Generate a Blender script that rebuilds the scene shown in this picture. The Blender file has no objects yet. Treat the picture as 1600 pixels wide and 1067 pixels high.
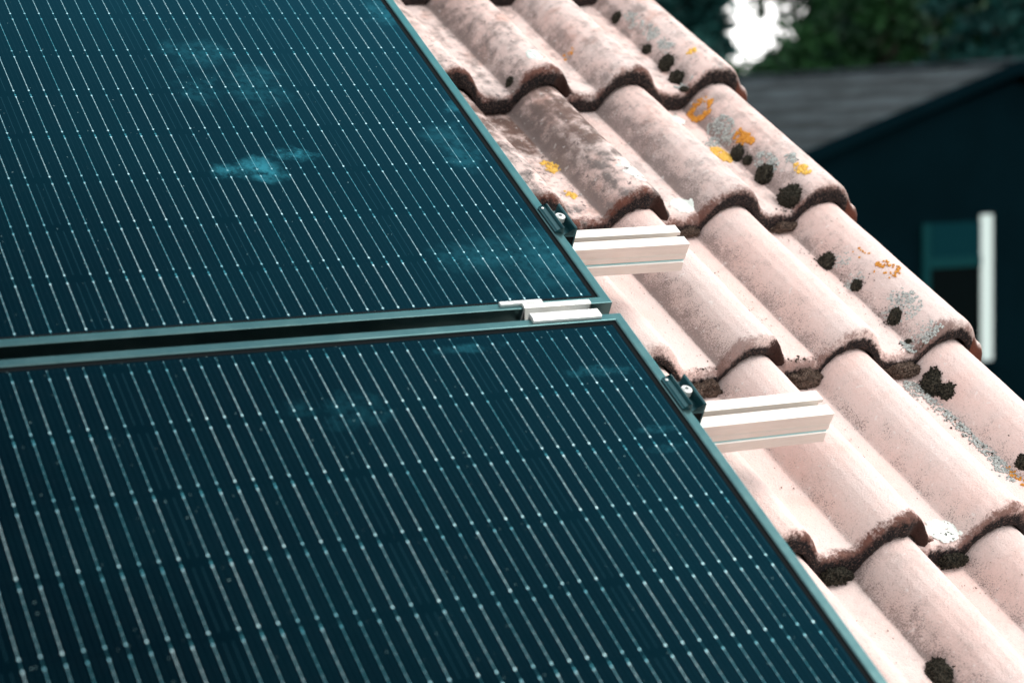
import bpy, bmesh, math, random
from mathutils import Vector, Matrix, noise
random.seed(7)
S = bpy.context.scene
COL = S.collection
TH = math.radians(31.7)                       # roof pitch
c_, s_ = math.cos(TH), math.sin(TH)
Z0 = 5.5                                       # height of the panel joint above ground
# roof frame (millimetres): u to the right along the roof, v down the slope, n out of the glass plane.
def RW(u, v, n):
    u, v, n = u/1000, v/1000, n/1000
    return Vector((u, -v*c_ - n*s_, Z0 - v*s_ + n*c_))

# ------------------------------------------------------------------ camera
F_PX = 3134.388
Rr = Vector((0.89754089, -0.44017482, -0.02581616))
Rd = Vector((-0.07208542, -0.08872085, -0.99344467))
Rf = Vector((0.4349989, 0.89351818, -0.11136078))
CAM = RW(-1063.148, 1532.959, 1188.645)
cam_d = bpy.data.cameras.new("camera"); cam = bpy.data.objects.new("camera", cam_d); COL.objects.link(cam)
M = Matrix.Identity(4)
for i in range(3):
    M[i][0] = Rr[i]; M[i][1] = -Rd[i]; M[i][2] = -Rf[i]; M[i][3] = CAM[i]
cam.matrix_world = M
cam_d.sensor_width = 36; cam_d.lens = F_PX/1600*36
cam_d.clip_start = 0.05; cam_d.clip_end = 9000
cam_d.dof.use_dof = True
cam_d.dof.focus_distance = (RW(330, 60, -130) - CAM).dot(Rf)
cam_d.dof.aperture_fstop = 5.2
S.camera = cam
def ray(x, y):
    return (Rr*((x-800)/F_PX) + Rd*((y-533.5)/F_PX) + Rf)
def at(x, y, depth):                           # a world point seen in direction (x, y) at a depth
    return CAM + ray(x, y)*depth

# ------------------------------------------------------------------ sky, sun, exposure
S.view_settings.view_transform = 'Standard'; S.view_settings.look = 'None'
S.view_settings.gamma = 1; S.view_settings.exposure = 1.5
S.render.engine = 'CYCLES'
try:
    S.cycles.use_denoising = True; S.cycles.denoiser = 'OPENIMAGEDENOISE'
    S.cycles.max_bounces = 6
except Exception: pass
W = bpy.data.worlds.new("World"); S.world = W; W.use_nodes = True
SUN_AZ = math.radians(-25); SUN_EL = math.radians(50)   # azimuth measured from +X towards +Y
wt = W.node_tree; wn = wt.nodes; wl = wt.links
bg = wn['Background']
sky = wn.new('ShaderNodeTexSky'); sky.sky_type = 'NISHITA'; sky.sun_disc = False
sky.sun_elevation = SUN_EL; sky.sun_rotation = math.pi/2 - SUN_AZ
sky.dust_density = 4.0
# cloud deck over it, glow and dull patch shaped to grade the glass reflections
tc = wn.new('ShaderNodeTexCoord')
dot = wn.new('ShaderNodeVectorMath'); dot.operation = 'DOT_PRODUCT'; dot.inputs[1].default_value = (0.61, 0.51, -0.61)
wl.new(tc.outputs['Generated'], dot.inputs[0])
nz = wn.new('ShaderNodeTexNoise'); nz.inputs['Scale'].default_value = 3.2; nz.inputs['Detail'].default_value = 5
wl.new(tc.outputs['Generated'], nz.inputs['Vector'])
ad = wn.new('ShaderNodeMath'); ad.operation = 'MULTIPLY_ADD'
wl.new(nz.outputs['Fac'], ad.inputs[0]); ad.inputs[1].default_value = 0.22; wl.new(dot.outputs['Value'], ad.inputs[2])
cr = wn.new('ShaderNodeValToRGB'); wl.new(ad.outputs[0], cr.inputs[0])
def ramp(cr, stops, mode='LINEAR'):
    e = cr.color_ramp.elements; cr.color_ramp.interpolation = mode
    while len(e) > 1: e.remove(e[-1])
    e[0].position = stops[0][0]; e[0].color = stops[0][1]
    for p_, c in stops[1:]:
        q = e.new(p_); q.color = c
mp = wn.new('ShaderNodeMapRange'); mp.inputs['From Min'].default_value = -0.6; mp.inputs['From Max'].default_value = 0.95
wl.new(ad.outputs[0], mp.inputs['Value']); wl.new(mp.outputs[0], cr.inputs[0])
ramp(cr, [(0.0, (0.4, 0.55, 0.6, 1)), (0.26, (1.0, 1.25, 1.35, 1)), (0.40, (4.8, 5.2, 5.3, 1)), (0.52, (8.2, 8.3, 8.2, 1)), (0.8, (10, 10, 9.8, 1)), (1.0, (11.5, 11.3, 11, 1))])
# away from the added dull patch overhead, deck raised to light the tile flanks
d2 = wn.new('ShaderNodeVectorMath'); d2.operation = 'DOT_PRODUCT'; d2.inputs[1].default_value = (0.12, 0.20, 0.972)
wl.new(tc.outputs['Generated'], d2.inputs[0])
m2 = wn.new('ShaderNodeMapRange'); m2.interpolation_type = 'SMOOTHSTEP'; m2.inputs['From Min'].default_value = 0.86; m2.inputs['From Max'].default_value = 0.45
m2.inputs['To Min'].default_value = 0.0; m2.inputs['To Max'].default_value = 6.5
wl.new(d2.outputs['Value'], m2.inputs['Value'])
mm = wn.new('ShaderNodeMix'); mm.data_type = 'RGBA'; mm.blend_type = 'LIGHTEN'; mm.inputs[0].default_value = 1.0
wl.new(cr.outputs[0], mm.inputs[6]); wl.new(m2.outputs[0], mm.inputs[7])
mx = wn.new('ShaderNodeMix'); mx.data_type = 'RGBA'; mx.inputs[0].default_value = 0.93
wl.new(sky.outputs[0], mx.inputs[6]); wl.new(mm.outputs[2], mx.inputs[7])
wl.new(mx.outputs[2], bg.inputs['Color']); bg.inputs['Strength'].default_value = 0.10
sd = bpy.data.lights.new("sun", 'SUN'); sd.energy = 0.75; sd.angle = math.radians(26); sd.color = (1.0, 0.955, 0.9)
so = bpy.data.objects.new("sun", sd); COL.objects.link(so)
sdir = Vector((math.cos(SUN_EL)*math.cos(SUN_AZ), math.cos(SUN_EL)*math.sin(SUN_AZ), math.sin(SUN_EL)))
so.rotation_euler = sdir.to_track_quat('Z', 'Y').to_euler()

# ------------------------------------------------------------------ material helpers
class NT:
    def __init__(s, name, rough=0.6, metal=0.0, base=(0.5, 0.5, 0.5), spec=0.5):
        s.m = bpy.data.materials.new(name); s.m.use_nodes = True
        s.t = s.m.node_tree; s.n = s.t.nodes; s.l = s.t.links; s.b = s.n['Principled BSDF']
        s.b.inputs['Roughness'].default_value = rough; s.b.inputs['Metallic'].default_value = metal
        s.b.inputs['Base Color'].default_value = (*base, 1); s.b.inputs['Specular IOR Level'].default_value = spec
        s._tc = None
    def new(s, k): return s.n.new('ShaderNode'+k)
    def put(s, sock, v):
        if v is None: return
        if hasattr(v, 'links'): s.l.new(v, sock)
        elif isinstance(v, (tuple, list)) and len(v) == 3 and sock.type == 'RGBA': sock.default_value = (*v, 1)
        else: sock.default_value = v
    def obj(s):
        if not s._tc: s._tc = s.new('TexCoord')
        return s._tc.outputs['Object']
    def xyz(s, v=None):
        q = s.new('SeparateXYZ'); s.l.new(v or s.obj(), q.inputs[0]); return q.outputs
    def math(s, op, a, b=None, c=None, clamp=False):
        q = s.new('Math'); q.operation = op; q.use_clamp = clamp
        s.put(q.inputs[0], a); s.put(q.inputs[1], b); s.put(q.inputs[2], c); return q.outputs[0]
    def noise(s, scale, detail=3, rough=0.55, vec=None, out='Fac'):
        q = s.new('TexNoise'); s.l.new(vec or s.obj(), q.inputs['Vector'])
        q.inputs['Scale'].default_value = scale; q.inputs['Detail'].default_value = detail; q.inputs['Roughness'].default_value = rough
        return q.outputs[out]
    def step(s, v, a, b):                       # smooth ramp 0..1 between a and b
        q = s.new('MapRange'); q.interpolation_type = 'SMOOTHSTEP'; s.put(q.inputs['Value'], v)
        s.put(q.inputs['From Min'], a); s.put(q.inputs['From Max'], b); return q.outputs[0]
    def mix(s, f, a, b, mode='MIX'):
        q = s.new('Mix'); q.data_type = 'RGBA'; q.blend_type = mode
        s.put(q.inputs[0], f); s.put(q.inputs[6], a); s.put(q.inputs[7], b); return q.outputs[2]
    def bump(s, h, dist, strength=1.0, nrm=None):
        q = s.new('Bump'); q.inputs['Distance'].default_value = dist; q.inputs['Strength'].default_value = strength
        s.l.new(h, q.inputs['Height'])
        if nrm: s.l.new(nrm, q.inputs['Normal'])
        return q.outputs[0]
    def set(s, name, v): s.put(s.b.inputs[name], v)

# ------------------------------------------------------------------ materials
def mat_tile():
    k = NT('weathered_clay', rough=0.9, spec=0.25)
    oi = k.new('ObjectInfo')
    wv = k.new('VectorMath'); wv.operation = 'ADD'; k.l.new(k.obj(), wv.inputs[0])
    off = k.new('VectorMath'); off.operation = 'SCALE'; off.inputs[0].default_value = (7.3, 3.1, 5.7); k.l.new(oi.outputs['Random'], off.inputs['Scale'])
    k.l.new(off.outputs[0], wv.inputs[1]); V = wv.outputs[0]
    oc = k.new('SeparateColor'); k.l.new(oi.outputs['Color'], oc.inputs[0])
    grime, flankA, warm = oc.outputs[0], oc.outputs[1], oc.outputs[2]
    at_ = k.new('Attribute'); at_.attribute_name = 'tilemask'
    ac = k.new('SeparateColor'); k.l.new(at_.outputs['Color'], ac.inputs[0])
    flank, front, chip = ac.outputs[0], ac.outputs[1], ac.outputs[2]
    x, y, z = k.xyz()
    big = k.noise(9, 4, 0.6, V); mid = k.noise(38, 5, 0.65, V); fine = k.noise(420, 2, 0.6, V); grain = k.noise(1100, 1, 0.5, V)
    st = k.new('Mapping'); st.inputs['Scale'].default_value = (1, 0.28, 1); k.l.new(V, st.inputs['Vector'])
    streak = k.noise(60, 4, 0.6, st.outputs[0])
    base = k.mix(k.step(big, 0.35, 0.65), (0.90, 0.665, 0.61), (0.85, 0.695, 0.655))
    base = k.mix(k.math('MULTIPLY', k.step(k.noise(16, 3, 0.6, V), 0.55, 0.72), k.math('MULTIPLY', warm, 0.75)), base, (0.56, 0.30, 0.235))
    # grey weathering film in blotches and streaks
    g1 = k.math('MULTIPLY', k.step(k.math('ADD', k.math('MULTIPLY', mid, 0.6), k.math('MULTIPLY', streak, 0.4)), 0.42, 0.68), grime)
    base = k.mix(k.math('MULTIPLY', g1, 0.9), base, (0.21, 0.18, 0.17))
    g2 = k.math('MULTIPLY', k.step(k.noise(90, 5, 0.7, V), 0.555, 0.68), grime)
    base = k.mix(k.math('MULTIPLY', g2, 0.75), base, (0.07, 0.062, 0.065))
    old = k.math('MULTIPLY', k.math('MULTIPLY', k.step(k.math('ADD', y, k.math('MULTIPLY', k.math('SUBTRACT', big, .5), .3)), 0.10, 0.26), k.math('MAXIMUM', k.math('SUBTRACT', grime, 1.0), 0.0)), 1.7, None, True)
    base = k.mix(k.math('MULTIPLY', old, k.step(mid, 0.25, 0.62)), base, k.mix(streak, (0.20, 0.11, 0.085), (0.09, 0.065, 0.06)))
    # sandy dark algae grains, plus painted shade on the left flank of each roll
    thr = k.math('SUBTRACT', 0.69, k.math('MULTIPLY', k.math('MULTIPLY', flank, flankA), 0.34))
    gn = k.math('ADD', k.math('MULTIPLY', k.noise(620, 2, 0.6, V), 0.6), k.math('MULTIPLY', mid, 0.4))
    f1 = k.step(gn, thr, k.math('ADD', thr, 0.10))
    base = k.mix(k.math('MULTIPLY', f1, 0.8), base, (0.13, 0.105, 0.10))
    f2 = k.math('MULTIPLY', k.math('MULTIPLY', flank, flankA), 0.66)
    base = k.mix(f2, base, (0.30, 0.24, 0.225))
    # loose speckle everywhere
    base = k.mix(k.math('MULTIPLY', k.step(k.noise(210, 3, 0.75, V), 0.69, 0.74), 0.55), base, (0.20, 0.12, 0.085))
    base = k.mix(k.math('MULTIPLY', k.step(fine, 0.56, 0.74), 0.28), base, (0.30, 0.25, 0.24))
    base = k.mix(k.math('MULTIPLY', k.step(k.noise(130, 2, 0.5, V), 0.66, 0.72), 0.4), base, (0.83, 0.80, 0.78))
    # brown band of algae along the nose, black crust on the front face
    yn = k.math('ADD', y, k.math('ADD', k.math('MULTIPLY', k.math('SUBTRACT', mid, 0.5), 0.046), k.math('MULTIPLY', k.math('SUBTRACT', k.noise(330, 4, 0.75, V), 0.5), 0.030)))
    yn = k.math('ADD', yn, k.math('MULTIPLY', k.math('SUBTRACT', k.noise(11, 2, .5, V), 0.5), 0.040))
    dark = oi.outputs['Alpha']
    band = k.math('MULTIPLY', k.step(yn, 0.011, -0.002), k.math('ADD', 0.25, k.math('MULTIPLY', dark, 0.75)))
    brown = k.mix(k.noise(120, 4, 0.7, V), (0.19, 0.060, 0.035), (0.022, 0.010, 0.009))
    base = k.mix(k.math('MULTIPLY', band, 0.95), base, brown)
    fr = k.math('ADD', front, k.math('MULTIPLY', k.math('SUBTRACT', k.noise(150, 5, 0.7, V), 0.5), 0.9))
    blk = k.mix(k.step(k.noise(480, 3, 0.7, V), 0.52, 0.66), (0.007, 0.006, 0.007), (0.13, 0.080, 0.066))
    fr = k.math('ADD', fr, k.math('MULTIPLY', k.math('SUBTRACT', k.noise(14, 2, .5, V), 0.5), 0.7))
    lo = k.math('ADD', 0.14, k.math('MULTIPLY', k.math('SUBTRACT', 1.0, dark), 0.62))
    base = k.mix(k.step(fr, lo, k.math('ADD', lo, 0.34)), base, blk)
    flg = k.math('MULTIPLY', k.math('SUBTRACT', 1.0, at_.outputs['Alpha']), k.step(front, 0.15, 0.4))
    base = k.mix(flg, base, k.mix(k.noise(60, 4, .7, V), (0.16, 0.048, 0.028), (0.06, 0.02, 0.014)))
    base = k.mix(k.step(k.math('ADD', chip, k.math('MULTIPLY', k.math('SUBTRACT', k.noise(200, 4, 0.7, V), 0.5), 1.0)), 0.22, 0.45), base, k.mix(k.noise(300, 3, .7, V), (0.004, 0.003, 0.003), (0.06, 0.025, 0.018)))
    k.set('Base Color', base)
    hgt = k.math('ADD', k.math('MULTIPLY', grain, 0.35), k.math('ADD', k.math('MULTIPLY', fine, 0.7), k.math('MULTIPLY', mid, 1.2)))
    k.set('Normal', k.bump(hgt, 0.0018, 1.0))
    return k.m
def mat_simple(name, base, rough=0.6, metal=0.0, spec=0.5, nscale=0, ncol=None, namt=0.5, bump=0.0, bscale=200, tint=None):
    k = NT(name, rough, metal, base, spec)
    if nscale: k.set('Base Color', k.mix(k.math('MULTIPLY', k.step(k.noise(nscale, 5, 0.65), 0.38, 0.66), namt), base, ncol))
    if bump: k.set('Normal', k.bump(k.noise(bscale, 4, 0.65), bump))
    if tint: k.b.inputs['Specular Tint'].default_value = (*tint, 1)
    return k.m
TEX = {}
def mat_cells():
    """solar laminate: local x runs from 0 (right outer edge) to -1.134, local y from 0 (lower outer edge) up to 1.722"""
    k = NT('solar_laminate', rough=0.07, spec=0.0)
    x, y, z = k.xyz()
    X = k.math('MULTIPLY', k.math('ADD', x, 0.015), -1.0)            # distance left of the first cell edge
    pc = 0.184; pr = 0.09163
    col = k.math('FLOOR', k.math('DIVIDE', X, pc)); cx = k.math('SUBTRACT', X, k.math('MULTIPLY', col, pc))   # 0..pc
    # rows: two banks of nine, 32 mm bar between
    bank = k.math('GREATER_THAN', y, 0.0144 + 9*pr + 0.016)
    Y = k.math('SUBTRACT', k.math('SUBTRACT', y, 0.0144), k.math('MULTIPLY', bank, 0.0322))
    row = k.math('FLOOR', k.math('DIVIDE', Y, pr)); cy = k.math('SUBTRACT', Y, k.math('MULTIPLY', row, pr))
    inside = k.math('MULTIPLY', k.math('MULTIPLY', k.math('GREATER_THAN', X, 0.0), k.math('LESS_THAN', X, 6*pc)),
                    k.math('MULTIPLY', k.math('GREATER_THAN', Y, -0.006), k.math('LESS_THAN', Y, 18*pr+0.006)))
    # distance to cell border
    ex = k.math('MINIMUM', cx, k.math('SUBTRACT', pc, cx)); ey = k.math('MINIMUM', cy, k.math('SUBTRACT', pr, cy))
    cell = k.math('MULTIPLY', k.math('GREATER_THAN', ex, 0.0012), k.math('GREATER_THAN', ey, 0.0004))
    corner = k.math('GREATER_THAN', k.math('ADD', ex, ey), 0.0105)
    cell = k.math('MULTIPLY', cell, corner)
    n1 = k.noise(2.0, 2); n2 = k.noise(60, 3)
    cc = k.mix(n1, (0.0001, 0.0011, 0.0021), (0.0003, 0.0016, 0.0029))
    cc = k.mix(k.math('MULTIPLY', k.step(n2, 0.4, 0.7), 0.25), cc, (0.0018, 0.0032, 0.0045))
    gap = (0.0001, 0.0011, 0.0022)
    base = k.mix(cell, gap, cc)
    # thin pale outline just inside the long cell edges
    ed = k.math('MULTIPLY', k.math('COMPARE', ex, 0.0040, 0.00035), k.math('GREATER_THAN', ey, 0.006))
    base = k.mix(k.math('MULTIPLY', ed, 0.22), base, (0.03, 0.10, 0.13))
    # faint fingers between busbars
    s = 0.0175; bx = k.math('SUBTRACT', cx, (pc-9*s)/2)
    q = k.math('DIVIDE', bx, s); kf = k.math('ROUND', q); kf = k.math('MINIMUM', k.math('MAXIMUM', kf, 0.0), 9.0)
    db = k.math('ABSOLUTE', k.math('SUBTRACT', bx, k.math('MULTIPLY', kf, s)))
    third = k.math('ABSOLUTE', k.math('SUBTRACT', k.math('FRACT', k.math('MULTIPLY', q, 3.0)), 0.5))
    fin = k.math('MULTIPLY', k.math('GREATER_THAN', third, 0.455), k.math('MULTIPLY', k.math('GREATER_THAN', ex, 0.008), k.math('GREATER_THAN', ey, 0.001)))
    base = k.mix(k.math('MULTIPLY', fin, 0.06), base, (0.04, 0.11, 0.14))
    # round wires: brighter solder points, a fat pad near each cell end, a break at the row boundary
    wire = k.step(db, 0.00048, 0.00027)
    dots = k.math('ABSOLUTE', k.math('SUBTRACT', k.math('FRACT', k.math('DIVIDE', cy, 0.0127)), 0.5))
    wid = k.noise(35, 2); 
    cb = k.new('CombineXYZ'); k.l.new(k.math('ADD', k.math('MULTIPLY', col, 11.0), kf), cb.inputs[0]); k.l.new(row, cb.inputs[1])
    wnz = k.new('TexWhiteNoise'); wnz.noise_dimensions = '2D'; k.l.new(cb.outputs[0], wnz.inputs['Vector'])
    wob = k.noise(7, 2)
    lum = k.math('ADD', 0.20, k.math('MULTIPLY', k.math('ADD', k.math('MULTIPLY', wob, 0.7), k.math('MULTIPLY', wid, 0.5)), 0.55))
    lum = k.math('ADD', lum, k.math('MULTIPLY', k.math('LESS_THAN', dots, 0.12), 0.16))
    lum = k.math('MULTIPLY', lum, k.math('ADD', 0.72, k.math('MULTIPLY', wnz.outputs['Value'], 0.34)))
    lum = k.math('MULTIPLY', lum, k.math('ADD', 0.3, k.math('MULTIPLY', k.step(ey, 0.0035, 0.0065), 0.7)))
    pdx = k.math('DIVIDE', db, 0.00105); pdy = k.math('DIVIDE', k.math('SUBTRACT', ey, 0.0070), 0.0016)
    pad = k.step(k.math('ADD', k.math('MULTIPLY', pdx, pdx), k.math('MULTIPLY', pdy, pdy)), 1.15, 0.75)
    pad2y = k.math('DIVIDE', k.math('SUBTRACT', cy, pr-0.0028), 0.0018)
    pad2 = k.math('MULTIPLY', k.step(k.math('ADD', k.math('MULTIPLY', pdx, pdx), k.math('MULTIPLY', pad2y, pad2y)), 1.1, 0.75), k.step(k.noise(4.5, 1), 0.5, 0.62))
    m = k.math('MULTIPLY', k.math('MAXIMUM', k.math('MULTIPLY', wire, lum, None, True), k.math('MULTIPLY', k.math('MAXIMUM', pad, pad2), k.math('MINIMUM', k.math('ADD', lum, 0.32), 1.0))), inside)
    m = k.math('MINIMUM', m, 1.0)
    # ends: no wire beyond the string ends
    wcol = k.mix(k.step(lum, 0.30, 0.75), (0.12, 0.50, 0.60), (0.72, 0.90, 0.92))
    base = k.mix(m, base, wcol)
    # dried water marks and smears on the glass, a broad painted reflection, and dust
    for (u, w, ru, rw, a, ns) in SMEARS_AND_SHEEN:
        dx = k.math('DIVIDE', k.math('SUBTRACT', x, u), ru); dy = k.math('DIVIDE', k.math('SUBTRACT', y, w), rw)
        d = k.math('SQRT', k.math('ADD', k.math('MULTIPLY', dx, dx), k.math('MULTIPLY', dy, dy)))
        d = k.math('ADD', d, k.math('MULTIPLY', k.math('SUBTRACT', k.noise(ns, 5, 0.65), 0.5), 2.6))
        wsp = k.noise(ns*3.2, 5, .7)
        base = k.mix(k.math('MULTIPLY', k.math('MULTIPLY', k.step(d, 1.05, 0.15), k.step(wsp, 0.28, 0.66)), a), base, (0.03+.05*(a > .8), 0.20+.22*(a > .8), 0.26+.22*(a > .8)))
    dust = k.step(k.noise(300, 1, 0.4), 0.79, 0.82)
    base = k.mix(k.math('MULTIPLY', dust, 0.45), base, (0.35, 0.55, 0.55))
    film = k.math('MULTIPLY', k.step(k.noise(5, 5, 0.6), 0.35, 0.8), 0.008)
    base = k.mix(film, base, (0.03, 0.34, 0.44))
    k.set('Base Color', base)
    k.b.inputs['Specular Tint'].default_value = (0.2, 0.8, 1, 1)
    gl = k.new('BsdfGlossy'); gl.inputs['Color'].default_value = (0.075, 0.45, 0.66, 1)      # blue anti-reflection coating
    gl.inputs['Roughness'].default_value = 0.10
    fz = k.new('Fresnel'); fz.inputs['IOR'].default_value = 1.36
    ms = k.new('MixShader'); k.l.new(k.math('MULTIPLY', fz.outputs[0], k.math('SUBTRACT', 1.0, k.math('MULTIPLY', m, 0.6))), ms.inputs[0])
    k.l.new(k.b.outputs[0], ms.inputs[1]); k.l.new(gl.outputs[0], ms.inputs[2])
    k.l.new(ms.outputs[0], k.n['Material Output'].inputs['Surface'])
    k.set('Roughness', k.math('ADD', k.math('ADD', 0.07, k.math('MULTIPLY', m, 0.38)), k.math('MULTIPLY', k.noise(8, 4), 0.10)))
    k.set('Metallic', k.math('MULTIPLY', m, 0.95))
    return k.m
# smears on each panel, the upper panel's last one a painted reflection: x (m, negative to the left), y above the lower outer edge, radii, strength, noise scale
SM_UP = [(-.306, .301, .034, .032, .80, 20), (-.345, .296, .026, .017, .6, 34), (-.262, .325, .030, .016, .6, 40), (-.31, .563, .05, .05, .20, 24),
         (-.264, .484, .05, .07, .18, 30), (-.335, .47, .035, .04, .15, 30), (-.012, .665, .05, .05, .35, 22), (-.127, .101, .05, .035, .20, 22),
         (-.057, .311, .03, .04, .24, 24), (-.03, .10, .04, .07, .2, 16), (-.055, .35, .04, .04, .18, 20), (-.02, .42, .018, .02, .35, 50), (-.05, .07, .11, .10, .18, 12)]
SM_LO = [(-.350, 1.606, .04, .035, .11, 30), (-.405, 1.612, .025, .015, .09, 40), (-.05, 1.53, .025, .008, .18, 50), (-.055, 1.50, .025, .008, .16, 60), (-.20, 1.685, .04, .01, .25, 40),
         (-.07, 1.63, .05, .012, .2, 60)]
SMEARS_AND_SHEEN = SM_UP; M_CELLU = mat_cells()
SMEARS_AND_SHEEN = SM_LO; M_CELLL = mat_cells()
def mat_frame():
    k = NT('anodised_frame', rough=0.38, metal=1.0, base=(0.07, 0.15, 0.165))
    st = k.new('Mapping'); st.inputs['Scale'].default_value = (1, 0.15, 1); k.l.new(k.obj(), st.inputs['Vector'])
    k.set('Base Color', k.mix(k.step(k.noise(30, 5, 0.6), 0.3, 0.75), (0.085, 0.165, 0.175), (0.12, 0.21, 0.215)))
    k.b.inputs['Specular IOR Level'].default_value = 0.55; k.b.inputs['Specular Tint'].default_value = (.4, .9, .95, 1)
    k.set('Roughness', k.math('ADD', 0.24, k.math('MULTIPLY', k.noise(120, 4), 0.15)))
    return k.m
def mat_alu(name, base, rough, axis=(0.06, 1, 1), dirt=0.0):
    k = NT(name, rough=rough, metal=0.65, base=base)
    st = k.new('Mapping'); st.inputs['Scale'].default_value = axis; k.l.new(k.obj(), st.inputs['Vector'])
    l1 = k.noise(500, 4, 0.6, st.outputs[0]); blot = k.noise(28, 4, 0.6)
    cb = k.mix(k.math('MULTIPLY', k.step(l1, 0.3, 0.8), 0.22), base, (0.52, 0.50, 0.48))
    cb = k.mix(k.math('MULTIPLY', k.step(blot, 0.45, 0.75), 0.22), cb, (0.70, 0.58, 0.50))
    if dirt: cb = k.mix(k.math('MULTIPLY', k.step(k.noise(160, 4, 0.7), 0.67, 0.74), dirt), cb, (0.10, 0.07, 0.05))
    k.set('Base Color', cb); k.set('Roughness', k.math('ADD', rough-0.08, k.math('MULTIPLY', l1, 0.25)))
    k.set('Normal', k.bump(l1, 0.00015, 0.6))
    return k.m
M_TILE = mat_tile(); M_FRAME = mat_frame()
M_SEAM_SHADE = mat_simple('black_seal_and_shade', (0.002, 0.004, 0.005), 0.8, spec=0.1)
M_RAIL = mat_alu('mill_aluminium', (0.82, 0.77, 0.72), 0.42, dirt=0.6)
M_CLAMP = mat_alu('bright_aluminium', (0.86, 0.87, 0.85), 0.40, axis=(1, 0.08, 1), dirt=0.25)
M_BLK = mat_simple('dark_anodised_clamp', (0.006, 0.030, 0.036), 0.33, metal=0.0, spec=0.8, nscale=40, ncol=(0.010, 0.046, 0.052), namt=0.7, tint=(.35, .9, 1))
M_BOLT = mat_simple('zinc_screw', (0.80, 0.82, 0.80), 0.4, metal=0.5, nscale=300, ncol=(0.5, 0.5, 0.48), namt=0.5)
M_DARKHOLE = mat_simple('screw_socket', (0.05, 0.07, 0.07), 0.7)
M_BACK = mat_simple('panel_back_sheet', (0.02, 0.025, 0.03), 0.7)
M_DECK = mat_simple('roof_underlay', (0.03, 0.028, 0.027), 0.95)
M_RENDER = mat_simple('wall_render', (0.46, 0.43, 0.39), 0.9, nscale=5, ncol=(0.36, 0.33, 0.30), namt=0.5, bump=0.002)
M_WOOD = mat_simple('painted_bargeboard', (0.10, 0.05, 0.035), 0.7, nscale=20, ncol=(0.05, 0.03, 0.02), namt=0.6)
M_MOSS = mat_simple('dark_moss', (0.008, 0.009, 0.008), 0.95, spec=0.1, nscale=420, ncol=(0.13, 0.115, 0.085), namt=0.6, bump=0.002, bscale=700)
M_CRUST = mat_simple('dry_moss_crust', (0.016, 0.012, 0.011), 0.95, spec=0.1, nscale=900, ncol=(0.40, 0.29, 0.23), namt=0.85, bump=0.003, bscale=1100)
M_ORANGE = mat_simple('orange_lichen', (0.70, 0.32, 0.055), 0.85, spec=0.2, nscale=180, ncol=(0.42, 0.14, 0.02), namt=0.6, bump=0.001, bscale=600)
M_YELLOW = mat_simple('yellow_lichen', (0.84, 0.54, 0.12), 0.85, spec=0.2, nscale=180, ncol=(0.75, 0.36, 0.05), namt=0.5, bump=0.001, bscale=600)
M_GREY = mat_simple('grey_lichen', (0.56, 0.60, 0.58), 0.9, spec=0.2, nscale=330, ncol=(0.09, 0.10, 0.10), namt=0.7, bump=0.001, bscale=600)
M_WHITE = mat_simple('pale_lichen', (0.86, 0.90, 0.86), 0.9, spec=0.2, nscale=90, ncol=(0.60, 0.68, 0.63), namt=0.5, bump=0.0006, bscale=500)
M_DEBRIS = mat_simple('plant_debris', (0.22, 0.11, 0.06), 0.9, nscale=300, ncol=(0.06, 0.035, 0.03), namt=0.8)

# ------------------------------------------------------------------ mesh helpers
def link(name, bm, mat, parent=None, smooth=False, mats=None):
    me = bpy.data.meshes.new(name); bm.normal_update(); bm.to_mesh(me); bm.free()
    for m_ in (mats or [mat]): me.materials.append(m_)
    if smooth:
        for p_ in me.polygons: p_.use_smooth = True
    o = bpy.data.objects.new(name, me); COL.objects.link(o)
    if parent: o.parent = parent
    return o
def tag(o, label=None, cat=None, group=None, kind=None):
    if label: o['label'] = label
    if cat: o['category'] = cat
    if group: o['group'] = group
    if kind: o['kind'] = kind
    return o
def roof_empty(name, u, v, n, label, cat, group=None, tilt=0.0, spin=0.0):
    o = bpy.data.objects.new(name, None); COL.objects.link(o); o.empty_display_size = 0.05
    o.location = RW(u, v, n); o.rotation_euler = (TH+tilt, 0, 0)
    if spin: o.rotation_euler = (Matrix.Rotation(TH+tilt, 3, 'X') @ Matrix.Rotation(spin, 3, 'Z')).to_euler()
    return tag(o, label, cat, group)
def world_empty(name, loc, label, cat, group=None, rz=0.0):
    o = bpy.data.objects.new(name, None); COL.objects.link(o); o.location = loc; o.rotation_euler = (0, 0, rz)
    return tag(o, label, cat, group)
def box(bm, x0, x1, y0, y1, z0, z1, bev=0.0):
    vs = [bm.verts.new(p_) for p_ in ((x0,y0,z0),(x1,y0,z0),(x1,y1,z0),(x0,y1,z0),(x0,y0,z1),(x1,y0,z1),(x1,y1,z1),(x0,y1,z1))]
    fs = [bm.faces.new([vs[i] for i in q]) for q in ((3,2,1,0),(4,5,6,7),(0,1,5,4),(1,2,6,5),(2,3,7,6),(3,0,4,7))]
    if bev:
        es = {e for f in fs for e in f.edges}
        bmesh.ops.bevel(bm, geom=list(es), offset=bev, segments=2, affect='EDGES', profile=0.5)
def prism(bm, prof, a0, a1, axis='x'):
    """extrude a closed 2-D profile [(p,q)] along an axis"""
    def P(p_, q_, a): return (a, p_, q_) if axis == 'x' else (p_, a, q_)
    A = [bm.verts.new(P(p_, q_, a0)) for p_, q_ in prof]; B = [bm.verts.new(P(p_, q_, a1)) for p_, q_ in prof]
    n = len(prof)
    for i in range(n):
        j = (i+1) % n; bm.faces.new((A[i], A[j], B[j], B[i]))
    bm.faces.new(A[::-1]); bm.faces.new(B)
    bmesh.ops.recalc_face_normals(bm, faces=bm.faces[:])

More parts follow.
